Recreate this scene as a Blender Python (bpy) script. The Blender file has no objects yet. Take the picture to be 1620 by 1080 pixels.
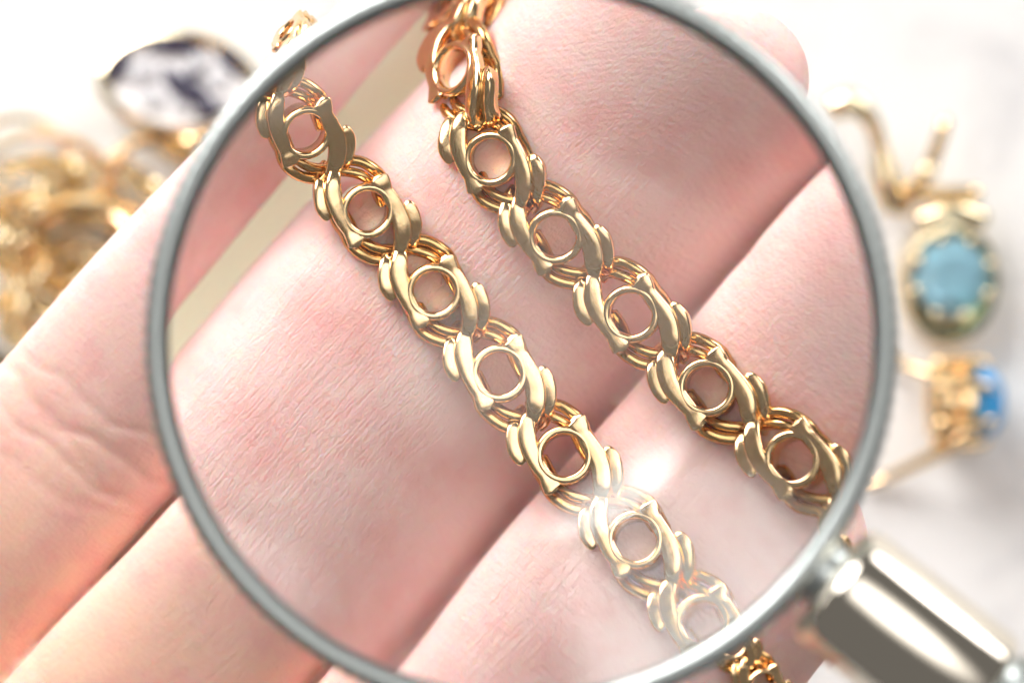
import bpy, bmesh, math, random
import numpy as np
from mathutils import Vector, Matrix

S = 0.1            # authored in millimetres, one scene unit is one centimetre
random.seed(7)
scene = bpy.context.scene
COL = scene.collection

# ------------------------------------------------------------------ camera
cam_d = bpy.data.cameras.new("camera")
cam = bpy.data.objects.new("camera", cam_d)
COL.objects.link(cam)
cam.location = (0, 0, 310 * S)
cam.rotation_euler = (0, 0, 0)
cam_d.sensor_width = 36.0
cam_d.lens = 36.0 * 5000.0 / 1620.0
cam_d.clip_start = 0.5
cam_d.clip_end = 500
cam_d.dof.use_dof = True
cam_d.dof.focus_distance = 26.2
cam_d.dof.aperture_fstop = (cam_d.lens / 1000.0) / 0.68
scene.camera = cam

# ------------------------------------------------------------------ world and lamps
world = bpy.data.worlds.new("World")
scene.world = world
world.use_nodes = True
bg = world.node_tree.nodes["Background"]
bg.inputs["Color"].default_value = (1.0, 0.975, 0.95, 1)
bg.inputs["Strength"].default_value = 0.17

def area(name, az, tilt, dist, sx, sy, radiance, color=(1, 1, 1)):
    """A window-like lamp: azimuth in degrees (0 right, 90 up in the picture), tilt from the zenith."""
    l = bpy.data.lights.new(name, 'AREA')
    l.shape = 'RECTANGLE'
    l.size, l.size_y = sx, sy
    l.energy = radiance * math.pi * sx * sy
    l.color = color
    l.use_nodes = True                      # emission shaped to fade towards the edges, added to soften the lamp's reflections
    lt = l.node_tree; em = lt.nodes["Emission"]
    ge = lt.nodes.new('ShaderNodeNewGeometry')
    sb = lt.nodes.new('ShaderNodeVectorMath'); sb.operation = 'SUBTRACT'; sb.inputs[1].default_value = (.5, .5, 0)
    le = lt.nodes.new('ShaderNodeVectorMath'); le.operation = 'LENGTH'
    mr = lt.nodes.new('ShaderNodeMapRange'); mr.interpolation_type = 'SMOOTHSTEP'
    mr.inputs["From Min"].default_value = 0.5; mr.inputs["From Max"].default_value = 0.12
    lt.links.new(ge.outputs["Parametric"], sb.inputs[0]); lt.links.new(sb.outputs[0], le.inputs[0])
    lt.links.new(le.outputs["Value"], mr.inputs["Value"]); lt.links.new(mr.outputs[0], em.inputs["Strength"])
    o = bpy.data.objects.new(name, l)
    COL.objects.link(o)
    a, t = math.radians(az), math.radians(tilt)
    d = Vector((math.cos(a) * math.sin(t), math.sin(a) * math.sin(t), math.cos(t)))
    o.location = Vector((0, 0, 5)) + d * dist
    o.rotation_euler = d.to_track_quat('Z', 'Y').to_euler()
    return o

area("window_lamp", 124, 66, 85, 92, 72, 17.0, (1, 0.985, 0.97))
area("side_window_lamp", 46, 82, 85, 70, 40, 12.0, (1, 0.98, 0.965))
area("ceiling_lamp", 58, 15, 80, 82, 82, 2.6, (1, 0.975, 0.95))

vs = scene.view_settings
vs.view_transform = 'Standard'
vs.look = 'None'
vs.exposure = 0.09
vs.gamma = 1.0
vs.use_curve_mapping = False
scene.render.engine = 'CYCLES'
cy = scene.cycles
cy.use_denoising = True
cy.use_adaptive_sampling = True
cy.adaptive_threshold = 0.07
cy.adaptive_min_samples = 24
cy.max_bounces = 9
cy.transmission_bounces = 7
cy.glossy_bounces = 4
cy.diffuse_bounces = 3
cy.caustics_refractive = True
cy.caustics_reflective = True
cy.blur_glossy = 0.5
cy.sample_clamp_indirect = 40.0

# ------------------------------------------------------------------ materials
def mat(name):
    m = bpy.data.materials.new(name)
    m.use_nodes = True
    return m, m.node_tree, m.node_tree.nodes["Principled BSDF"]

def node(nt, kind, **kw):
    n = nt.nodes.new(kind)
    for k, v in kw.items():
        if k in ('inputs',):
            for a, b in v.items():
                n.inputs[a].default_value = b
        else:
            setattr(n, k, v)
    return n

def metal(name, color, rough, scratch=0.15, scale=60.0, bump=0.02, tint=0.0):
    m, nt, p = mat(name)
    p.inputs["Base Color"].default_value = (*color, 1)
    p.inputs["Metallic"].default_value = 1.0
    tc = node(nt, 'ShaderNodeTexCoord')
    mp = node(nt, 'ShaderNodeMapping', inputs={"Scale": (1, 6, 1)})
    nz = node(nt, 'ShaderNodeTexNoise', inputs={"Scale": scale, "Detail": 4.0})
    nt.links.new(tc.outputs["Object"], mp.inputs["Vector"])
    nt.links.new(mp.outputs["Vector"], nz.inputs["Vector"])
    mr = node(nt, 'ShaderNodeMapRange', inputs={"To Min": max(rough - scratch * .5, 0.03), "To Max": rough + scratch})
    nt.links.new(nz.outputs["Fac"], mr.inputs["Value"])
    nt.links.new(mr.outputs["Result"], p.inputs["Roughness"])
    b = node(nt, 'ShaderNodeBump', inputs={"Strength": 0.25, "Distance": bump})
    n2 = node(nt, 'ShaderNodeTexNoise', inputs={"Scale": scale * .35, "Detail": 3.0})
    nt.links.new(tc.outputs["Object"], n2.inputs["Vector"])
    nt.links.new(n2.outputs["Fac"], b.inputs["Height"])
    nt.links.new(b.outputs["Normal"], p.inputs["Normal"])
    return m

M = {}
M['chain_gold'] = metal("chain_gold", (0.92, 0.64, 0.36), 0.085, 0.13, 50, 0.006)
M['wire_shade'] = metal("shaded_wire_gold", (0.72, 0.44, 0.19), 0.15, 0.12, 50, 0.004)  # gold darkened for the recessed wires, their shade put into the colour
M['warm_gold'] = metal("warm_gold", (0.97, 0.71, 0.40), 0.14, 0.08, 12, 0.01)
M['strip_gold'] = metal("brushed_pale_gold", (0.97, 0.88, 0.66), 0.5, 0.1, 12, 0.004)
M['pale_gold'] = metal("pale_gold", (0.90, 0.77, 0.52), 0.16, 0.08, 12, 0.01)
M['steel'] = metal("brushed_steel", (0.42, 0.45, 0.44), 0.33, 0.12, 30, 0.004)
M['chrome'] = metal("chrome", (0.80, 0.73, 0.62), 0.07, 0.04, 20, 0.002)

def gem(name, color, trans=0.55):
    m, nt, p = mat(name)
    p.inputs["Base Color"].default_value = (*color, 1)
    p.inputs["Roughness"].default_value = 0.04
    p.inputs["IOR"].default_value = 1.65
    p.inputs["Transmission Weight"].default_value = trans
    return m
M['sky_gem'] = gem("sky_blue_gem", (0.45, 0.80, 0.96), 0.5)
M['blue_gem'] = gem("deep_blue_gem", (0.03, 0.36, 0.80), 0.2)
M['clear_gem'] = gem("clear_gem", (0.92, 0.92, 0.95), 0.6)
M['white_gem'] = gem("white_gem", (0.84, 0.83, 0.84), 0.0)
M['dark_gem'] = gem("navy_gem", (0.018, 0.012, 0.05), 0.1)

m, nt, p = mat("lens_glass")
nt.nodes.remove(p)
rf = node(nt, 'ShaderNodeBsdfRefraction', inputs={"Color": (0.985, 0.99, 0.985, 1), "Roughness": 0.0, "IOR": 1.6})
gl = node(nt, 'ShaderNodeBsdfGlass', inputs={"Color": (0.985, 0.99, 0.985, 1), "Roughness": 0.0, "IOR": 1.6})
mx = node(nt, 'ShaderNodeMixShader')
gm = node(nt, 'ShaderNodeNewGeometry')          # coated outside, plain glass inside
mf = node(nt, 'ShaderNodeMapRange', inputs={"To Min": 0.5, "To Max": 0.88})
nt.links.new(gm.outputs["Backfacing"], mf.inputs["Value"]); nt.links.new(mf.outputs[0], mx.inputs["Fac"])
nt.links.new(rf.outputs[0], mx.inputs[1]); nt.links.new(gl.outputs[0], mx.inputs[2])
nt.links.new(mx.outputs[0], nt.nodes["Material Output"].inputs["Surface"])
M['glass'] = m

# table: white plaster-like stone with faint grey clouds
m, nt, p = mat("white_stone")
tc = node(nt, 'ShaderNodeTexCoord')
n1 = node(nt, 'ShaderNodeTexNoise', inputs={"Scale": 0.55, "Detail": 7.0, "Roughness": 0.62, "Distortion": 0.6})
n2 = node(nt, 'ShaderNodeTexNoise', inputs={"Scale": 6.0, "Detail": 6.0, "Roughness": 0.6})
nt.links.new(tc.outputs["Object"], n1.inputs["Vector"]); nt.links.new(tc.outputs["Object"], n2.inputs["Vector"])
cr = node(nt, 'ShaderNodeValToRGB')
cr.color_ramp.elements[0].position = 0.30; cr.color_ramp.elements[0].color = (0.66, 0.655, 0.66, 1)
cr.color_ramp.elements[1].position = 0.50; cr.color_ramp.elements[1].color = (0.84, 0.83, 0.815, 1)
nt.links.new(n1.outputs["Fac"], cr.inputs["Fac"])
nt.links.new(cr.outputs["Color"], p.inputs["Base Color"])
p.inputs["Roughness"].default_value = 0.65
b = node(nt, 'ShaderNodeBump', inputs={"Strength": 0.3, "Distance": 0.03})
nt.links.new(n2.outputs["Fac"], b.inputs["Height"]); nt.links.new(b.outputs["Normal"], p.inputs["Normal"])
M['table'] = m

# skin: object coordinates are (across the fingers, along the fingers, up) in centimetres
def skin_material():
    m, nt, p = mat("skin")
    L = nt.links.new
    def math_(op, a, b=None, c=None):
        n = node(nt, 'ShaderNodeMath', operation=op)
        for i, v in enumerate((a, b, c)):
            if v is None: continue
            if isinstance(v, (int, float)): n.inputs[i].default_value = v
            else: L(v, n.inputs[i])
        return n.outputs[0]
    tc = node(nt, 'ShaderNodeTexCoord')
    obj = tc.outputs["Object"]
    sep = node(nt, 'ShaderNodeSeparateXYZ'); L(obj, sep.inputs[0])
    X, Y, Z = sep.outputs
    def noise(scale, detail=3.0, vec=None, rough=0.55, dist=0.0):
        n = node(nt, 'ShaderNodeTexNoise', inputs={"Scale": scale, "Detail": detail, "Roughness": rough, "Distortion": dist})
        L(vec if vec is not None else obj, n.inputs["Vector"])
        return n.outputs["Fac"]
    def mapping(scale, rz=0.0):
        n = node(nt, 'ShaderNodeMapping', inputs={"Scale": scale, "Rotation": (0, 0, math.radians(rz))})
        n.vector_type = 'TEXTURE' if False else 'POINT'
        L(obj, n.inputs["Vector"])
        return n.outputs["Vector"]
    # ---- colour: peach towards the palm, pink towards the tips, mottled
    mott = noise(2.2, 4.0, rough=0.65)
    along = node(nt, 'ShaderNodeMapRange', inputs={"From Min": -4.2, "From Max": -1.6})
    L(math_('ADD', Y, math_('MULTIPLY', math_('SUBTRACT', mott, 0.5), 2.5)), along.inputs["Value"])
    mix = node(nt, 'ShaderNodeMix', data_type='RGBA')
    mix.inputs["A"].default_value = (0.93, 0.58, 0.445, 1)
    mix.inputs["B"].default_value = (0.93, 0.635, 0.60, 1)
    L(along.outputs[0], mix.inputs["Factor"])
    mix2 = node(nt, 'ShaderNodeMix', data_type='RGBA')
    L(mix.outputs["Result"], mix2.inputs["A"])
    mix2.inputs["B"].default_value = (0.82, 0.36, 0.33, 1)
    red = node(nt, 'ShaderNodeMapRange', inputs={"From Min": 0.46, "From Max": 0.78, "To Max": 0.6})
    L(mott, red.inputs["Value"])
    L(red.outputs[0], mix2.inputs["Factor"])
    # ---- relief
    lines = noise(1.0, 2.0, mapping((24, 3.0, 5), -14), 0.5, 0.5)
    groove = math_('MINIMUM', math_('MULTIPLY', math_('ABSOLUTE', math_('SUBTRACT', lines, 0.5)), 9.0), 1.0)
    cross = noise(1.0, 2.0, mapping((14, 40, 10), 12), 0.6)
    vor = node(nt, 'ShaderNodeTexVoronoi', feature='DISTANCE_TO_EDGE', inputs={"Scale": 1.0})
    L(mapping((56, 30, 30), 18), vor.inputs["Vector"])
    cells = math_('MINIMUM', vor.outputs["Distance"], 0.25)
    # finger-tip ridges, only on the end pads
    wob = node(nt, 'ShaderNodeTexNoise', inputs={"Scale": 1.1, "Detail": 0.0}); L(obj, wob.inputs["Vector"])
    wv = node(nt, 'ShaderNodeVectorMath', operation='SCALE', inputs={"Scale": 0.55}); L(wob.outputs["Color"], wv.inputs[0])
    ad = node(nt, 'ShaderNodeVectorMath', operation='ADD'); L(obj, ad.inputs[0]); L(wv.outputs[0], ad.inputs[1])
    sh = node(nt, 'ShaderNodeVectorMath', operation='SUBTRACT'); L(ad.outputs[0], sh.inputs[0]); sh.inputs[1].default_value = (0.35, 0.3, 5.2)
    sq = node(nt, 'ShaderNodeVectorMath', operation='MULTIPLY'); L(sh.outputs[0], sq.inputs[0]); sq.inputs[1].default_value = (1.35, 1.0, 0.2)
    ln = node(nt, 'ShaderNodeVectorMath', operation='LENGTH'); L(sq.outputs[0], ln.inputs[0])
    ridge = math_('SINE', math_('MULTIPLY', ln.outputs["Value"], 6.283 / 0.046))
    padm = node(nt, 'ShaderNodeMapRange', inputs={"From Min": 0.75, "From Max": 1.15}); L(Y, padm.inputs["Value"])
    ridge = math_('MULTIPLY', math_('MULTIPLY', ridge, padm.outputs[0]), 0.026)
    nopad = math_('SUBTRACT', 1.0, math_('MULTIPLY', padm.outputs[0], 0.7))
    h = math_('MULTIPLY', groove, math_('MULTIPLY', nopad, 0.15))
    h = math_('ADD', h, math_('MULTIPLY', cross, 0.42))
    h = math_('ADD', h, math_('MULTIPLY', cells, 0.35))
    h = math_('ADD', h, ridge)
    pores = noise(75.0, 1.0)
    h = math_('ADD', h, math_('MULTIPLY', pores, 0.16))
    bm_ = node(nt, 'ShaderNodeBump', inputs={"Strength": 0.75, "Distance": 0.018})
    L(h, bm_.inputs["Height"])
    L(bm_.outputs["Normal"], p.inputs["Normal"])
    L(mix2.outputs["Result"], p.inputs["Base Color"])
    p.inputs["Roughness"].default_value = 0.5
    p.inputs["Subsurface Weight"].default_value = 0.9
    p.inputs["Subsurface Radius"].default_value = (1.0, 0.32, 0.18)
    p.inputs["Subsurface Scale"].default_value = 0.12
    p.inputs["Specular IOR Level"].default_value = 0.35
    return m
M['skin'] = skin_material()

# ------------------------------------------------------------------ mesh helpers
def mesh_from(name, verts, faces, smooth=True, sharp=None):
    me = bpy.data.meshes.new(name)
    me.from_pydata([tuple(c * S for c in v) for v in verts], [], [tuple(f) for f in faces])
    me.validate(); me.update()
    if smooth:
        me.polygons.foreach_set("use_smooth", [True] * len(me.polygons))
        if sharp is not None:
            me.set_sharp_from_angle(angle=math.radians(sharp))
    bm = bmesh.new(); bm.from_mesh(me)
    bmesh.ops.recalc_face_normals(bm, faces=bm.faces)
    bm.to_mesh(me); bm.free()
    return me

def obj(name, me, material, parent=None, loc=None, mtx=None):
    o = bpy.data.objects.new(name, me)
    COL.objects.link(o)
    if material is not None and me is not None and not me.materials:
        me.materials.append(material)
    if parent is not None: o.parent = parent
    if mtx is not None: o.matrix_local = mtx
    if loc is not None: o.location = Vector(loc) * S
    return o

def empty(name, loc=(0, 0, 0), rot=(0, 0, 0)):
    o = bpy.data.objects.new(name, None)
    o.empty_display_size = 0.2
    COL.objects.link(o)
    o.location = Vector(loc) * S
    o.rotation_euler = rot
    return o

KT = 1.147
def on_table(o):
    o.scale = (KT, KT, KT)
    return o

def tag(o, label=None, cat=None, group=None, kind=None):
    if label: o["label"] = label
    if cat: o["category"] = cat
    if group: o["group"] = group
    if kind: o["kind"] = kind
    return o

def lathe(profile, seg=64, axis='z', sx=1.0, sy=1.0, closed=False):
    """profile [(r, h)] turned about an axis; closed joins last to first."""
    V, F = [], []
    n = len(profile)
    for r, h in profile:
        for i in range(seg):
            a = 2 * math.pi * i / seg
            x, y = r * math.cos(a) * sx, r * math.sin(a) * sy
            V.append((x, y, h) if axis == 'z' else (h, x, y))
    for j in range(n if closed else n - 1):
        k = (j + 1) % n
        for i in range(seg):
            i2 = (i + 1) % seg
            F.append((j * seg + i, j * seg + i2, k * seg + i2, k * seg + i))
    if not closed:
        for j, rev in ((0, True), (n - 1, False)):
            if profile[j][0] > 1e-6:
                ring = [j * seg + i for i in range(seg)]
                F.append(ring[::-1] if rev else ring)
    return V, F

def catmull(P, per=8):
    P = [Vector(p) for p in P]
    out = []
    for i in range(len(P) - 1):
        p0 = P[i - 1] if i else P[0] * 2 - P[1]
        p1, p2 = P[i], P[i + 1]
        p3 = P[i + 2] if i + 2 < len(P) else p2 * 2 - p1
        for k in range(per):
            t = k / per
            out.append(0.5 * ((2 * p1) + (p2 - p0) * t + (2 * p0 - 5 * p1 + 4 * p2 - p3) * t * t + (3 * p1 - p0 - 3 * p2 + p3) * t ** 3))
    out.append(P[-1])
    return out

def tube(P, r, seg=10, per=6, smooth=True, cap=True):
    """Round wire along control points; r a number or a list for the control points."""
    n0 = len(P)
    pts = catmull(P, per) if smooth else [Vector(p) for p in P]
    N = len(pts)
    if isinstance(r, (int, float)): R = [r] * N
    else:
        R = []
        for i in range(N):
            f = i * (n0 - 1) / (N - 1); k = min(int(f), n0 - 2)
            R.append(r[k] + (r[k + 1] - r[k]) * (f - k))
    V, F = [], []
    side = None
    for i, p in enumerate(pts):
        t = (pts[min(i + 1, N - 1)] - pts[max(i - 1, 0)]).normalized()
        if side is None:
            side = t.orthogonal().normalized()
        side = (side - t * side.dot(t)).normalized()
        up = t.cross(side)
        for k in range(seg):
            a = 2 * math.pi * k / seg
            V.append(p + (side * math.cos(a) + up * math.sin(a)) * R[i])
    for i in range(N - 1):
        for k in range(seg):
            k2 = (k + 1) % seg
            F.append((i * seg + k, i * seg + k2, (i + 1) * seg + k2, (i + 1) * seg + k))
    if cap:
        for i, s in ((0, -1), (N - 1, 1)):
            t = (pts[min(i + 1, N - 1)] - pts[max(i - 1, 0)]).normalized()
            V.append(pts[i] + t * R[i] * 0.6 * s)
            c = len(V) - 1
            for k in range(seg):
                F.append((i * seg + k, i * seg + (k + 1) % seg, c))
    return V, F

def join(*vf):
    V, F = [], []
    for v, f in vf:
        o = len(V)
        V += [tuple(x) for x in v]
        F += [tuple(i + o for i in q) for q in f]
    return V, F

# hand frame: n across the fingers (towards the little finger), t along them (towards the tips)
NX, NY, TX, TY = 0.7413, -0.6712, 0.6712, 0.7413
def W(n, t, z):
    return Vector((n * NX + t * TX, n * NY + t * TY, z))

# ------------------------------------------------------------------ setting
STRIPX, STRIPY = 15.5, -7.5   # centre of the flat strip lying under the hand
TBL = -42.0         # height of the table top; the hand is held above it
V = [(-600, -600, 0), (600, -600, 0), (600, 600, 0), (-600, 600, 0), (-600, -600, -30), (600, -600, -30), (600, 600, -30), (-600, 600, -30)]
F = [(0, 1, 2, 3), (7, 6, 5, 4), (0, 4, 5, 1), (1, 5, 6, 2), (2, 6, 7, 3), (3, 7, 4, 0)]
o = obj("table_top", mesh_from("table_top", V, F, smooth=False), M['table'], loc=(0, 0, TBL))
tag(o, "white stone table top with faint grey clouds", "table", kind="structure")

# ------------------------------------------------------------------ hand
def interp(tab, t):
    if t <= tab[0][0]: return tab[0][1:]
    for a, b in zip(tab, tab[1:]):
        if t <= b[0]:
            f = (t - a[0]) / (b[0] - a[0]); f = f * f * (3 - 2 * f)
            return [x + (y - x) * f for x, y in zip(a[1:], b[1:])]
    return tab[-1][1:]

def loft(tab, tip, round_len, seg=56, step=0.7, ex=2.25, dome=3.8, press=None, roll=0.19):
    """tab rows (t, n centre, z centre, half width, half depth); rounded end at t = tip."""
    V, F = [], []
    t0 = tab[0][0]
    ts = list(np.arange(t0, tip - round_len, step))
    ts += [tip - round_len + round_len * math.sin(a) for a in np.linspace(0, math.pi / 2 * 0.985, 22)]
    for t in ts:
        nc, zc, a, b = interp(tab, t)
        f = 1.0
        if t > tip - round_len:
            q = (t - (tip - round_len)) / round_len
            f = max(1 - q ** 2.25, 0.0) ** (1 / 2.05)
        for k in range(seg):
            th = 2 * math.pi * k / seg
            c, s = math.cos(th), math.sin(th)
            x = math.copysign(abs(c) ** (2 / ex), c) * a * f
            z = math.copysign(abs(s) ** (2 / ex), s) * b * (f if f > 0.5 else f)
            if press is not None and s < 0:      # flesh pressed against the neighbour below the slit
                x += math.copysign(press(t, c > 0), c) * math.sin(math.pi * min(max((-s - .22) / .7, 0.0), 1.0)) * f if abs(c) > .05 else 0.0
            if dome is None:
                zz = zc + z
            else:                       # shallow pressed top, deep underside
                zm = zc + b - dome
                q = math.copysign(abs(s) ** (2 / ex), s)
                zz = zm + q * (dome if s > 0 else 2 * b + 1.0 - dome) * f - (1 - f) * 2.2 - roll * x * (1.0 if x < 0 else 1.25)
            V.append((nc + x, t, zz))
    n = len(ts)
    for i in range(n - 1):
        for k in range(seg):
            k2 = (k + 1) % seg
            F.append((i * seg + k, i * seg + k2, (i + 1) * seg + k2, (i + 1) * seg + k))
    F.append(tuple(range(seg))[::-1]); F.append(tuple((n - 1) * seg + k for k in range(seg)))
    return V, F

index = [(-75, -17.0, 51.0, 9.6, 9.5), (-52, -19.8, 53.0, 9.4, 7.4), (-40, -20.6, 53.4, 8.75, 6.8), (-28, -20.6, 53.3, 8.6, 6.0),
         (-14, -20.2, 53.3, 9.0, 6.4), (-2, -20.1, 53.2, 8.95, 5.9), (10, -20.1, 52.5, 8.5, 6.2), (26, -19.6, 51.8, 7.6, 5.4)]
middle = [(-75, -0.5, 51.5, 9.6, 9.5), (-45, -2.6, 53.2, 9.3, 7.2), (-30, -2.65, 53.6, 8.85, 6.9), (-15, -2.45, 53.9, 7.95, 6.1),
          (-2, -2.55, 54.0, 7.5, 6.3), (9, -2.65, 54.0, 7.4, 5.9), (22, -1.8, 53.9, 7.6, 6.5), (34, -0.7, 53.2, 7.4, 5.4)]
ring = [(-75, 15.0, 51.5, 9.4, 9.5), (-50, 14.9, 53.2, 9.0, 7.2), (-32, 15.0, 53.6, 8.2, 6.7), (-15, 14.15, 53.8, 8.1, 6.0),
        (-4, 13.55, 53.9, 8.05, 6.3), (5, 13.35, 53.9, 8.0, 5.9), (14, 13.2, 53.8, 7.95, 6.3), (26, 12.8, 53.2, 7.4, 5.2)]
little = [(-75, 30.0, 51, 8.6, 8.5), (-50, 30.4, 52.5, 7.6, 6.6), (-30, 30.6, 53, 7.2, 6.0), (-12, 29.7, 53.2, 7.3, 5.6), (0, 28.9, 53.2, 7.2, 5.8), (10, 28.2, 52.8, 6.2, 5.0)]
palm = [(-190, 4, 47, 26, 17), (-150, 4, 47, 29, 18), (-125, 4, 47.5, 38, 17), (-95, 5, 48.5, 41, 14.5), (-70, 5.5, 49.5, 40, 12.2), (-56, 6, 50.5, 36, 9.5)]
thumb_pts = [(-22, -112, 48), (-44, -88, 50), (-60, -62, 52), (-70, -38, 53)]
def press_index(t, right):
    return 2.6 * min(max((-14.0 - t) / 9.0, 0.0), 1.0) if right else 0.0
def press_ring(t, right):
    return 2.6
parts = [loft(index, 26.5, 12, press=press_index), loft(middle, 34.0, 12.5), loft(ring, 25.5, 12, press=press_ring), loft(little, 9.5, 10), loft(palm, -50, 9, seg=72, step=2.0, ex=2.6, dome=None),
         tube(thumb_pts, [17, 13, 10.5, 8.5], seg=36, per=10)]
V, F = join(*parts)
raw = mesh_from("hand_raw", V, F)
tmp = bpy.data.objects.new("hand_raw", raw)
COL.objects.link(tmp)
md = tmp.modifiers.new("r", 'REMESH'); md.mode = 'VOXEL'; md.voxel_size = 0.31 * S; md.use_smooth_shade = True
ms = tmp.modifiers.new("s", 'SMOOTH'); ms.factor = 0.5; ms.iterations = 3
dg = bpy.context.evaluated_depsgraph_get()
hm = bpy.data.meshes.new_from_object(tmp.evaluated_get(dg))
bpy.data.objects.remove(tmp)
hm.name = "hand"
nv = len(hm.vertices)
co = np.empty(nv * 3); hm.vertices.foreach_get("co", co); co = co.reshape(-1, 3) / S
no = np.empty(nv * 3); hm.vertices.foreach_get("normal", no); no = no.reshape(-1, 3)
n_, t_, z_ = co.T
rs = np.random.RandomState(3)
dip = np.zeros(nv)
def crease(nc, hw, t0, depth, width, slope=0.0, bow=0.0, ph=0.0):
    line = t0 + slope * (n_ - nc) + bow * ((n_ - nc) / hw) ** 2 + 0.35 * np.sin((n_ - nc) * 0.7 + ph) + 0.12 * np.sin((n_ - nc) * 1.7 + ph * 2)
    m = np.exp(-((t_ - line) / width) ** 2) * (np.abs(n_ - nc) < hw) * (z_ > 48)
    fade = np.clip((hw - np.abs(n_ - nc)) / 2.0, 0, 1)
    return 0.38 * depth * m * fade
for a in ((-20.6, 9.5, -28.5, .5, .45, .10, 1.0, 0), (-20.6, 9.5, -31.0, .4, .4, .05, 1.2, 2), (-20.6, 9.5, -26.0, .3, .4, .16, 1.0, 4), (-20.6, 9.5, -29.8, .25, .35, -.15, 1.0, 1), (-20.6, 9.5, -33.5, .2, .5, .2, 1.0, 3),
          (-2.5, 9.5, -15.0, .30, .8, -.05, .8, 1), (-2.5, 9.5, -17.6, .28, .8, .05, .8, 3), (-2.3, 9, 9.5, .22, .8, .03, .8, 5),
          (-2.5, 10, -44.5, .6, 1.1, .1, 1.0, 2), (-19.5, 10, -52, .6, 1.1, .1, 1.0, 2),
          (14.8, 9, -19.0, .3, .8, 0, .8, 1), (14.8, 9, 3.5, .2, .8, 0, .8, 1), (14.8, 9, -21.5, .25, .8, 0, .8, 3),
          (30.4, 7.5, -13, .3, .8, 0, .8, 1)):
    dip += crease(*a)
# soft unevenness of flesh
dip += 0.12 * np.sin(t_ * 0.21 + n_ * 0.35) * np.sin(n_ * 0.27 - t_ * 0.13 + 1.0)
co = co - no * dip[:, None]
hm.vertices.foreach_set("co", (co * S).ravel())
hm.update()
for p_ in hm.polygons: p_.use_smooth = True
hand = obj("hand", hm, M['skin'])
hand.matrix_world = Matrix(((NX, TX, 0, 0), (NY, TY, 0, 0), (0, 0, 1, 0), (0, 0, 0, 1)))
tag(hand, "open hand palm up, fingers held together under the magnifying glass", "hand")

# ------------------------------------------------------------------ bracelet
Q = 1 / 33.0        # link outline was measured at 33 units to the millimetre
def bar(P, widths, h, chamfer=2.2, tail=0.0):
    """Flat bar swept along P (top surface on the path), chamfered edges; tail pulls the first end inwards like a fish tail."""
    P = [Vector(p) for p in P]
    pts = catmull(P, 5); N = len(pts); n0 = len(P)
    V, F = [], []
    for i, p in enumerate(pts):
        t = (pts[min(i + 1, N - 1)] - pts[max(i - 1, 0)]).normalized()
        s = Vector((-t.y, t.x, 0)).normalized()
        u = t.cross(s)
        if u.z < 0: u = -u
        f = i * (n0 - 1) / (N - 1); k = min(int(f), n0 - 2)
        w = (widths[k] + (widths[k + 1] - widths[k]) * (f - k)) / 2
        c = chamfer
        hh = h if not isinstance(h, list) else h[k] + (h[k + 1] - h[k]) * (f - k)
        for a, b in ((-w + c, 0), (-w * .4, 0.65), (w * .2, 0.75), (w - c, 0), (w - 0.4 * c, -0.5 * c), (w, -1.4 * c), (w * .86, -hh * .8), (w * .5, -hh), (-w * .5, -hh), (-w * .86, -hh * .8), (-w, -1.4 * c), (-w + 0.4 * c, -0.5 * c)):
            V.append(p + s * a + u * b)
    seg = 12
    for i in range(N - 1):
        for k in range(seg):
            k2 = (k + 1) % seg
            F.append((i * seg + k, i * seg + k2, (i + 1) * seg + k2, (i + 1) * seg + k))
    for i, sgn in ((0, 1), (N - 1, -1)):
        t = (pts[min(i + 1, N - 1)] - pts[max(i - 1, 0)]).normalized()
        V.append(sum((Vector(V[i * seg + k]) for k in range(seg)), Vector()) / seg + t * (tail if i == 0 else 0.0))
        c = len(V) - 1
        for k in range(seg):
            F.append((i * seg + k, i * seg + (k + 1) % seg, c))
    return [tuple(v * Q for v in map(Vector, V)), F] if False else ([tuple(Vector(v) * Q) for v in V], F)

def wire(P, r, seg=9):
    V, F = tube(P, r, seg=seg, per=5)
    return [tuple(Vector(v) * Q) for v in V], F

def jig(P, a):
    return [tuple(c + random.uniform(-a, a) for c in p) for p in P]
def wob(ws):
    k = random.uniform(.95, 1.06)
    return [w * k * random.uniform(.97, 1.03) for w in ws]
ARM = [(-34, 47.5, -3), (-28, 47, 0), (-17, 45.5, 0), (-5, 43.5, 0), (16, 40.5, 0), (38, 35.5, 0), (57, 26, -1), (73, 12.5, -4), (85, -2, -13), (92, -16, -30), (93, -26, -54)]
LEAF = [(31, 54.5, -11), (38, 55, -8), (53, 52.5, -7), (68, 43.5, -10), (84, 29, -17), (95, 13, -31), (99, -3, -52)]
OUTER = [(-97, 8, -46), (-86, 24, -37), (-66, 42, -31), (-44, 52, -29), (-24, 53, -34), (-8, 48, -44), (10, 44, -56), (36, 37, -60), (60, 26, -60)]
INNER = [(-84, -2, -42), (-66, 18, -34), (-46, 31, -30), (-24, 35, -37), (0, 30, -52), (24, 26, -58)]
arm_mes = [mesh_from("arm", *bar(jig(ARM, .7), wob([19, 34, 28.5, 23.5, 26, 29, 30.5, 28, 22, 16.5, 10]), 24, 2.8, tail=8), sharp=44) for _ in range(5)]
leaf_mes = [mesh_from("leaf", *bar(LEAF[:2] + jig(LEAF[2:], .8), wob([15, 21, 24, 24.5, 23, 19, 14]), 26, 2.8), sharp=44) for _ in range(5)]
outer_mes = [mesh_from("wire_loop", *wire(jig(OUTER, 1.0), 9.6)) for _ in range(4)]
inner_mes = [mesh_from("inner_wire", *wire(jig(INNER, 1.0), 8.8)) for _ in range(4)]
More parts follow.
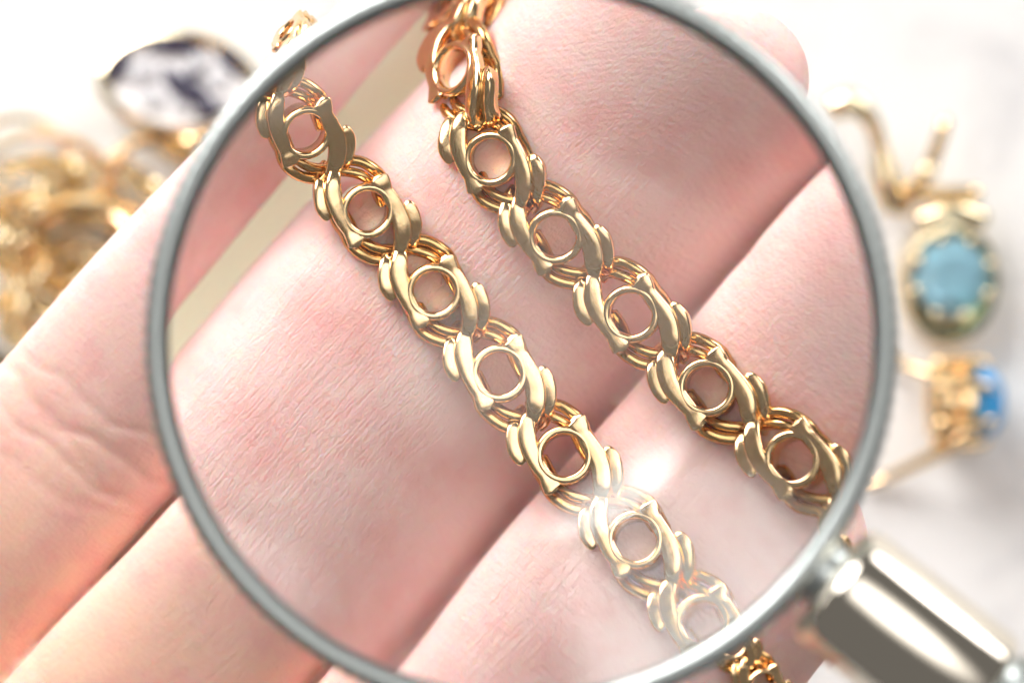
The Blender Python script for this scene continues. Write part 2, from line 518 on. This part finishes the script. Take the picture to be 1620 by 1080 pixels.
ringV, ringF = lathe([(31.5, -9), (32.2, -3.5), (34.6, 0), (38.5, 1.2), (42.4, 0), (45, -3.5), (45.8, -10), (41, -24), (42.5, -48), (40, -56), (36, -54), (33, -44), (34, -26), (32.2, -15)], 40, closed=True)
ring_me = mesh_from("link", [tuple(Vector(v) * Q) for v in ringV], ringF, sharp=60)

path_ctrl = [  # n, t, z, up (n, t, z)
    (-11.3, 12.2, 40.4, (-1, 0, 0)), (-11.3, 11.6, 45.3, (-1, .1, 0)), (-11.6, 10.7, 50.2, (-1, .1, .1)), (-12.1, 9.5, 55.0, (-.85, -.25, .4)),
    (-10.6, 7.7, 59.6, (-.45, -.4, .8)), (-6.38, 5.97, 61.7, (-.1, -.05, 1)), (-1.5, 5.28, 62.2, (0, 0, 1)), (3.6, 4.92, 62.1, (0, 0, 1)), (8.47, 4.73, 61.9, (0, 0, 1)), (13.66, 4.94, 62.0, (.03, 0, 1)),
    (18.7, 5.1, 61.6, (.05, 0, 1)), (23.7, 5.1, 61.0, (.0, 0, 1)), (28.6, 4.6, 60.6, (.05, 0, 1)), (33.2, 3.8, 59.4, (.35, 0, .9)), (37.6, 2.7, 57.2, (.6, 0, .8)),
    (41.4, 1.4, 53.9, (.7, 0, .7)), (44.8, -.8, 50.9, (.7, 0, .7)), (46.2, -4.8, 49.6, (.7, 0, .7)), (44.8, -8.6, 51.2, (.7, 0, .7)), (41.2, -9.0, 54.6, (.7, 0, .7)),
    (37.4, -7.9, 57.6, (.6, 0, .8)), (33.2, -6.8, 59.6, (.35, 0, .9)), (28.9, -6.0, 60.8, (.05, 0, 1)), (25.2, -5.2, 61.0, (0, 0, 1)), (20.5, -4.3, 61.5, (0, 0, 1)),
    (15.67, -3.54, 62.0, (0, 0, 1)), (10.75, -2.79, 62.0, (0, 0, 1)), (5.69, -2.09, 62.0, (0, 0, 1)), (.9, -1.3, 62.1, (0, 0, 1)), (-4.02, -.55, 62.1, (0, 0, 1)), (-9.12, .2, 61.8, (0, 0, 1)), (-14.2, 1.0, 61.5, (-.03, 0, 1)),
    (-19.2, 2.4, 61.4, (-.05, 0, 1)), (-24.0, 4.0, 60.6, (-.25, 0, 1)), (-28.2, 5.4, 58.0, (-.7, 0, .7)), (-30.8, 6.4, 53.8, (-1, 0, .25)), (-31.4, 6.9, 48.8, (-1, 0, 0)), (-31.4, 7.1, 43.8, (-1, 0, 0)), (-31.4, 7.2, 38.8, (-1, 0, 0)), (-31.4, 7.2, 33.8, (-1, 0, 0))]
bracelet = empty("chain_bracelet", W(46.2, -4.8, 47))
tag(bracelet, "gold bracelet of ringed S-curved links draped twice across the fingers", "bracelet")
binv = Matrix.Translation(-bracelet.location)
pc = [(W(n, t, z), (W(*u) - W(0, 0, 0)).normalized()) for n, t, z, u in path_ctrl]
for i, (p, up) in enumerate(pc):
    tng = (pc[min(i + 1, len(pc) - 1)][0] - pc[max(i - 1, 0)][0]).normalized()
    wv = (up - tng * up.dot(tng)).normalized(); p = p - up * 0.25
    vv = wv.cross(tng)
    jit = Matrix.Rotation(random.uniform(-.07, .07), 4, 'X') @ Matrix.Rotation(random.uniform(-.06, .06), 4, 'Y') @ Matrix.Rotation(random.uniform(-.025, .025), 4, 'Z')
    mt = Matrix(((tng.x, vv.x, wv.x, p.x * S), (tng.y, vv.y, wv.y, p.y * S), (tng.z, vv.z, wv.z, p.z * S), (0, 0, 0, 1))) @ jit
    lk = obj("link", ring_me, M['chain_gold'], bracelet, mtx=binv @ mt)
    for half in (0, 1):
        rz = Matrix.Rotation(math.pi * half, 4, 'Z')
        obj("arm", random.choice(arm_mes), M['chain_gold'], lk, mtx=rz)
        obj("leaf", random.choice(leaf_mes), M['chain_gold'], lk, mtx=rz)
        obj("wire_loop", random.choice(outer_mes), M['wire_shade'], lk, mtx=rz)
        obj("inner_wire", random.choice(inner_mes), M['wire_shade'], lk, mtx=rz)

# ------------------------------------------------------------------ magnifying glass
LC = Vector((0.5876, 0.0904, 84.0)); LR, LK, HALF = 54.0, -4.0, 6.512
hd = Vector((0.79, -0.61, 0)).normalized(); ta = math.radians(3.0)
ax = Vector((0, 0, 1)) * math.cos(ta) - hd * math.sin(ta)
e1 = hd * math.cos(ta) + Vector((0, 0, 1)) * math.sin(ta)
e2 = ax.cross(e1)
mag = empty("magnifying_glass")
mag.matrix_world = Matrix(((e1.x, e2.x, ax.x, LC.x * S), (e1.y, e2.y, ax.y, LC.y * S), (e1.z, e2.z, ax.z, LC.z * S), (0, 0, 0, 1)))
tag(mag, "round magnifying glass with thin steel rim and chrome handle over the hand", "magnifier")
def sag(r): return r * r / (LR * (1 + math.sqrt(1 - (1 + LK) * r * r / LR ** 2)))
ra = 25.9
rr = [ra * i / 72 for i in range(72, 0, -1)]
prof = [(r, HALF - sag(r)) for r in rr] + [(0.0001, HALF)]
V, F = lathe(prof, 224)
nb = len(V)
prof2 = [(r, -(HALF - sag(r))) for r in rr] + [(0.0001, -HALF)]
V2, F2 = lathe(prof2, 224)
F = [f for f in F if len(f) == 4]; F2 = [f for f in F2 if len(f) == 4]
V = V + V2; F = F + [tuple(i + nb for i in f) for f in F2]
for i in range(224):
    F.append((i, (i + 1) % 224, nb + (i + 1) % 224, nb + i))
# weld the poles
lens_me = bpy.data.meshes.new("lens")
bm = bmesh.new()
vs_ = [bm.verts.new([c * S for c in v]) for v in V]
for f in F: bm.faces.new([vs_[i] for i in f])
bmesh.ops.remove_doubles(bm, verts=bm.verts, dist=0.0002 * S)
bmesh.ops.recalc_face_normals(bm, faces=bm.faces)
bm.to_mesh(lens_me); bm.free()
lens_me.polygons.foreach_set("use_smooth", [True] * len(lens_me.polygons))
lens_me.set_sharp_from_angle(angle=math.radians(40))
obj("lens", lens_me, M['glass'], mag)

rimp = [(25.1, 1.9), (25.35, 2.25), (25.9, 2.45), (26.4, 2.3), (26.75, 1.8), (26.85, 1.0), (26.75, 0.7), (26.75, -1.5), (26.85, -1.8), (26.75, -2.6), (26.3, -3.0), (25.6, -3.0), (25.1, -2.6), (25.0, -1.6),
        (25.95, -1.4), (25.95, 1.1), (25.0, 1.3)]
V, F = lathe(rimp, 560, closed=True)
V = [(x * k, y * k, z) for x, y, z in V for k in ((1 + 0.0042 * math.cos(140 * math.atan2(y, x)) if math.hypot(x, y) > 26.6 else 1.0),)]
obj("rim", mesh_from("rim", V, F, sharp=50), M['steel'], mag)
# clasp of the rim, two little ears with a screw
V, F = lathe([(0, 26.2), (2.3, 26.3), (2.5, 26.8), (2.5, 28.2), (2.3, 28.8)], 40, axis='x')
obj("neck", mesh_from("neck", V, F, sharp=40), M['steel'], mag)
V, F = lathe([(2.2, 27.6), (4.0, 27.75), (4.65, 28.3), (4.9, 29.1), (4.9, 40.4), (4.75, 40.9), (4.3, 41.2), (3.8, 41.3)], 72, axis='x')
obj("ferrule", mesh_from("ferrule", V, F, sharp=60), M['chrome'], mag)
V, F = lathe([(3.8, 41.2), (3.8, 42.1), (4.7, 42.2), (4.95, 42.5), (4.95, 43.3), (4.7, 43.6), (4.1, 43.7), (4.1, 44.3), (4.7, 44.5)], 72, axis='x')
obj("collar", mesh_from("collar", V, F, sharp=40), M['steel'], mag)
V, F = lathe([(4.7, 44.4), (5.2, 44.9), (5.4, 47), (5.4, 60), (5.6, 90), (5.3, 118), (4.2, 123), (0.01, 124.5)], 72, axis='x')
obj("handle", mesh_from("handle", V, F, sharp=40), M['chrome'], mag)

# ------------------------------------------------------------------ jewellery on the table
TZ = 3.0
def PX(x, y, z=TZ):
    """Point on the table measured on the photograph (only used to read off the layout)."""
    k = (310 - TBL - TZ) / 5000.0
    return ((x - 810) * k, -(y - 540) * k, TBL + z * KT)

def gem_me(name, r, sx=1.0, sy=1.0, crown=0.35, pav=0.6, n=8):
    V, F = [], []
    rows = [(0.55, crown), (0.85, crown * .55), (1.0, 0.0), (0.98, -0.06), (0.5, -pav * .55)]
    for j, (q, h) in enumerate(rows):
        for i in range(n * 2 if j in (1,) else n):
            k = n * 2 if j == 1 else n
            a = 2 * math.pi * (i + (0.5 if j in (2, 3) else 0)) / k
            V.append((q * r * math.cos(a) * sx, q * r * math.sin(a) * sy, h * r))
    # one simple stitched hull of all the points
    bm = bmesh.new()
    for v in V + [(0, 0, -pav * r)]: bm.verts.new([c * S for c in v])
    bmesh.ops.convex_hull(bm, input=bm.verts)
    me = bpy.data.meshes.new(name); bm.to_mesh(me); bm.free()
    return me

ball_me_cache = {}
def ball_me(r, name="prong"):
    if (r, name) not in ball_me_cache:
        prof = [(max(r * math.sin(a), 1e-4), r * math.cos(a)) for a in np.linspace(0, math.pi, 9)]
        ball_me_cache[(r, name)] = mesh_from(name, *lathe(prof, 12))
    return ball_me_cache[(r, name)]

def ellipse_ring(rx, ry, prof, seg=56):
    """Ring whose section prof [(offset outwards, height)] runs round an ellipse."""
    V, F = [], []
    n = len(prof)
    for d, h in prof:
        for i in range(seg):
            a = 2 * math.pi * i / seg
            V.append(((rx + d) * math.cos(a), (ry + d) * math.sin(a), h))
    for j in range(n):
        k = (j + 1) % n
        for i in range(seg):
            i2 = (i + 1) % seg
            F.append((j * seg + i, j * seg + i2, k * seg + i2, k * seg + i))
    return V, F

# pendant of white enamel with navy stones, upper left
pd = on_table(empty("pendant", PX(284, 142, 0), (math.radians(-8), 0, math.radians(-6))))
tag(pd, "gold oval pendant in white with navy stones along its edge, upper left of the hand", "pendant")
def vesica(a, b, seg=72):
    out = []
    for i in range(seg):
        th = 2 * math.pi * i / seg
        c, s_ = math.cos(th), math.sin(th)
        out.append((a * math.copysign(abs(c) ** 1.02, c), b * math.copysign(abs(s_) ** 1.12, s_)))
    return out
def vring(a, b, prof):
    V, F = [], []
    n, seg = len(prof), 72
    for d, h in prof:
        V += [(x, y, h) for x, y in vesica(a + d, b + d)]
    for j in range(n):
        k = (j + 1) % n
        for i in range(seg):
            i2 = (i + 1) % seg
            F.append((j * seg + i, j * seg + i2, k * seg + i2, k * seg + i))
    return V, F
obj("frame", mesh_from("frame", *vring(7.4, 4.7, [(-.5, 4.1), (-.1, 4.5), (.45, 4.3), (.6, 3.4), (-.2, 1.0), (-1.0, .3), (-1.3, .6), (-.5, 3.2)]), sharp=40), M['pale_gold'], pd)
top = [(x, y, 3.6) for x, y in vesica(7.0, 4.35)]; bot = [(x, y, 2.4) for x, y in vesica(6.6, 4.0)]
obj("enamel_plate", mesh_from("enamel_plate", top + bot, [tuple(range(72)), tuple(range(143, 71, -1))] + [(i, (i + 1) % 72, 72 + (i + 1) % 72, 72 + i) for i in range(72)], sharp=40), M['white_gem'], pd)
dk_me = gem_me("navy_stone", 1.5, 1.25, .5, n=12)
for x, y, a, r in ((-6.0, .9, 68, 1.05), (-.7, 3.7, 2, 1.35), (4.9, 2.6, -36, 1.2), (-.2, -.2, -48, 1.15), (2.0, -1.1, -38, 1.2), (3.4, -2.4, 28, .9), (.8, .5, 40, .8), (-2.2, 3.3, 15, .7)):
    g_ = obj("navy_stone", dk_me, M['dark_gem'], pd, loc=(x, y, 3.9)); g_.rotation_euler = (0, 0, math.radians(a)); g_.scale = (r, r, 1)
pet_me = gem_me("clear_stone", 1.2, 1.0, .8, crown=.4, pav=.3, n=10)
for x, y, a, r in ((-3.7, .6, 25, 1.3), (1.5, 2.0, 80, 1.2), (-2.4, -1.9, -30, 1.2), (3.6, .5, 20, 1.0), (.6, -2.4, 0, .8)):
    g_ = obj("clear_stone", pet_me, M['clear_gem'], pd, loc=(x, y, 3.8)); g_.rotation_euler = (0, 0, math.radians(a)); g_.scale = (r, r, 1.0)
obj("bail", mesh_from("bail", *tube([(3.0, -4.2, 2.5), (2.2, -5.6, 4), (.8, -6.0, 3), (-.6, -5.6, 1.6), (-1.0, -4.2, 2.0)], [.9, 1.1, 1.2, 1.1, .9], per=6)), M['warm_gold'], pd)

# earring with pale blue oval stone, right
er = on_table(empty("earring", PX(1497, 437, 0), (math.radians(6), math.radians(4), 0)))
tag(er, "gold earring with pale blue round stone in a wide halo, right of the lens", "earring")
V, F = ellipse_ring(4.35, 5.2, [(-.5, 3.8), (-.2, 4.2), (.25, 4.1), (.5, 3.0), (.55, 1.2), (.1, .5), (-.9, .5), (-.9, 2.6)])
V = [(x, y - (0.5 if y < 0 else 0) * min(abs(y) / 3, 1) , z) for x, y, z in V]
obj("halo", mesh_from("halo", V, F, sharp=35), M['pale_gold'], er)
obj("stone", gem_me("stone", 3.8, 1, 1.03, n=10), M['sky_gem'], er, loc=(.1, .3, 3.6))
for k in range(8):
    a = math.radians(20 + 45 * k)
    obj("prong", ball_me(.52), M['pale_gold'], er, loc=(.1 + 3.75 * math.cos(a), .3 + 3.85 * math.sin(a), 4.4))
V, F = lathe([(0.01, .9), (3.7, .9), (3.9, 1.2), (3.7, 1.5), (0.01, 1.5)], 40, sy=1.15)
obj("back_plate", mesh_from("back_plate", V, F, sharp=40), M['pale_gold'], er)
obj("shoulder", mesh_from("shoulder", *tube([(-3.2, 5.6, 3.4), (0, 6.6, 4.0), (3.2, 5.8, 3.4)], 1.0, per=5)), M['pale_gold'], er)
obj("hinge", mesh_from("hinge", *tube([(-5.9, 8.2, 3.0), (-1.6, 8.2, 3.2), (2.6, 8.2, 3.0)], [1.0, .8, .9], per=5)), M['warm_gold'], er)
obj("post", mesh_from("post", *tube([(-5.0, 6.6, 3.2), (-4.0, 8.6, 4.2), (-2.6, 10.6, 4.8), (-1.0, 15.4, 5.2)], [.9, .8, .75, .6], per=5)), M['warm_gold'], er)
obj("clasp_bead", ball_me(1.0, "clasp_bead"), M['pale_gold'], er, loc=(-2.7, 10.4, 4.9))
obj("lever", mesh_from("lever", *tube([(-5.3, 7.0, 3.0), (-6.4, 9.6, 3.4), (-7.0, 12.3, 3.6), (-8.0, 15.2, 3.5), (-9.9, 16.9, 3.2), (-11.6, 16.3, 2.6)], [1.5, 1.5, .8, .9, 1.3, 1.3], per=7)), M['pale_gold'], er)

# earring lying on its side with deep blue stones, lower right
e2_ = on_table(empty("earring", PX(1508, 636, 0)))
tag(e2_, "gold basket earring lying on its side with deep blue stone, below the pale blue one", "earring")
V, F = lathe([(3.5, -2.3), (4.0, -2.1), (4.1, -1.5), (3.6, -1.3), (3.4, -.4), (3.7, .2), (4.15, .4), (4.2, 1.2), (3.8, 1.5), (3.3, 1.4), (3.0, 0), (3.1, -2.0)], 40, axis='x', closed=True)
obj("basket", mesh_from("basket", V, F, sharp=40), M['warm_gold'], e2_, loc=(0, 0, 4.2))
stn = obj("stone", gem_me("stone", 3.8, crown=.5, pav=.5), M['blue_gem'], e2_, loc=(2.5, 0, 4.2)); stn.rotation_euler = (0, math.radians(90), 0)
for k in range(7):
    a = 2 * math.pi * k / 7 + .25
    c_, s_ = math.cos(a), math.sin(a)
    obj("prong", mesh_from("prong", *tube([(-2.2, 3.9 * c_, 3.9 * s_), (.8, 4.25 * c_, 4.25 * s_), (2.6, 3.9 * c_, 3.9 * s_), (3.0, 3.2 * c_, 3.2 * s_)], .42, seg=8, per=4)), M['warm_gold'], e2_, loc=(0, 0, 4.2))
obj("hook", mesh_from("hook", *tube([(1.2, -2.6, 7.0), (-.8, -4.0, 6.4), (-3.2, -5.6, 4.2), (-6.0, -7.2, 1.6), (-8.4, -8.0, .9)], [.75, .75, .6, .5, .45], per=6)), M['warm_gold'], e2_)
obj("catch", mesh_from("catch", *tube([(-2.2, 2.6, 5.0), (-4.2, 3.4, 3.4), (-6.2, 4.4, 1.4)], .45, per=6)), M['warm_gold'], e2_)

# heap of gold on the left
def finger_ring(px, py, R, wdt, th, tilt, az, label, cat="ring", m='warm_gold', z=None, stone=None):
    r = on_table(empty("ring" if cat == "ring" else "hoop_earring", PX(px, py, 0 if z is None else z), (math.radians(tilt), 0, math.radians(az))))
    tag(r, label, cat)
    V, F = lathe([(R, -wdt), (R + th * .7, -wdt * .9), (R + th, -wdt * .3), (R + th, wdt * .3), (R + th * .7, wdt * .9), (R, wdt), (R - .15, 0)], 56, closed=True)
    lift = (R + th) * abs(math.sin(math.radians(tilt))) + wdt * abs(math.cos(math.radians(tilt)))
    r.location.z += lift * S * KT
    obj("band", mesh_from("band", V, F, sharp=40), M[m], r)
    if stone:
        sm_, n_s, rr_ = stone
        me = gem_me("stone", rr_)
        for k in range(n_s):
            a = math.radians(90 + (k - (n_s - 1) / 2) * 26)
            g_ = obj("stone", me, M[sm_], r, loc=((R + th + .3) * math.cos(a), (R + th + .3) * math.sin(a), 0))
            g_.rotation_euler = (math.radians(-90), 0, a - math.pi / 2)
    return r
finger_ring(70, 330, 7.0, .8, .8, 20, 20, "polished gold ring leaning at the top of the gold heap on the left", m='pale_gold')
finger_ring(150, 400, 5.4, 1.2, .7, 35, -35, "wide gold ring tilted in the middle of the gold heap", z=1)
finger_ring(235, 292, 4.0, .7, .8, 30, 60, "small gold ring beside the index finger, right end of the gold heap")
finger_ring(55, 485, 7.0, 1.2, 1.0, 40, 150, "gold ring with navy stones at the lower end of the gold heap", m='pale_gold', stone=('dark_gem', 3, 1.3))
finger_ring(30, 265, 4.6, .6, .7, 15, 10, "thin gold hoop at the upper left end of the gold heap", cat="earring", m='pale_gold')
finger_ring(165, 455, 8.0, .6, .6, 12, 10, "thin large gold hoop lying under the middle of the gold heap", cat="earring")
finger_ring(10, 400, 5.2, 1.1, .8, 70, 75, "gold ring standing on edge at the left border of the photo", z=0)
# flat strip of pale gold lying under the hand, seen between the index and middle fingers
bg_ = on_table(empty("bangle", (STRIPX, STRIPY, TBL)))
tag(bg_, "flat pale gold bangle strip seen between the index and middle fingers", "bangle")
V, F = [], []
for i in range(41):
    f = -1 + i / 20
    x, y = f * 20 * TX + NX * 5 * f * f, f * 20 * TY + NY * 5 * f * f
    for a, h in ((-7, .3), (-6.6, 1.3), (0, 1.7), (6.6, 1.3), (7, .3)):
        V.append((x + NX * a, y + NY * a, h))
for i in range(40):
    for k in range(5):
        F.append((i * 5 + k, i * 5 + (k + 1) % 5, (i + 1) * 5 + (k + 1) % 5, (i + 1) * 5 + k))
F += [(0, 1, 2, 3, 4), (204, 203, 202, 201, 200)]
obj("band", mesh_from("band", V, F, sharp=40), M['strip_gold'], bg_)

# tangled necklace through the heap
nk = on_table(empty("necklace", PX(120, 380, 0)))
tag(nk, "tangled gold link necklace winding through the gold heap on the left", "necklace")
base = nk.location.copy()
ctrl = [(-20, 290), (40, 262), (110, 268), (180, 262), (240, 300), (262, 330), (210, 360), (140, 340), (70, 352), (20, 400), (60, 440), (150, 425), (215, 392), (190, 345), (120, 300), (60, 310), (15, 350), (25, 440), (80, 490),
        (150, 470), (190, 440), (130, 395), (80, 400), (40, 470), (20, 520), (60, 545), (100, 520)]
cp = []
for i, (x, y) in enumerate(ctrl):
    cp.append(PX(x, y, 1.6 + 2.6 * (0.5 + 0.5 * math.sin(i * 1.7)) + 1.2 * (i % 3 == 0)))
dense = catmull(cp, 40)
lnk_me = mesh_from("chain_link", *[(v, f) for v, f in [(lambda vf: ([(x * 1.45, y, z) for x, y, z in vf[0]], vf[1]))(lathe([(1.15 + .36 * math.cos(a), .36 * math.sin(a)) for a in np.linspace(0, 2 * math.pi, 8, endpoint=False)], 16, closed=True))]][0])
acc, kk = 0.0, 0
for a, b in zip(dense, dense[1:]):
    acc += (b - a).length
    if acc >= 2.3:
        acc = 0.0
        d = (b - a).normalized()
        q = d.to_track_quat('X', 'Z').to_matrix().to_4x4()
        mt = Matrix.Translation((Vector(a) * S - base) / KT) @ q @ Matrix.Rotation(math.radians(45 + 90 * (kk % 2) + random.uniform(-12, 12)), 4, 'X')
        obj("chain_link", lnk_me, M['pale_gold'], nk, mtx=mt)
        kk += 1
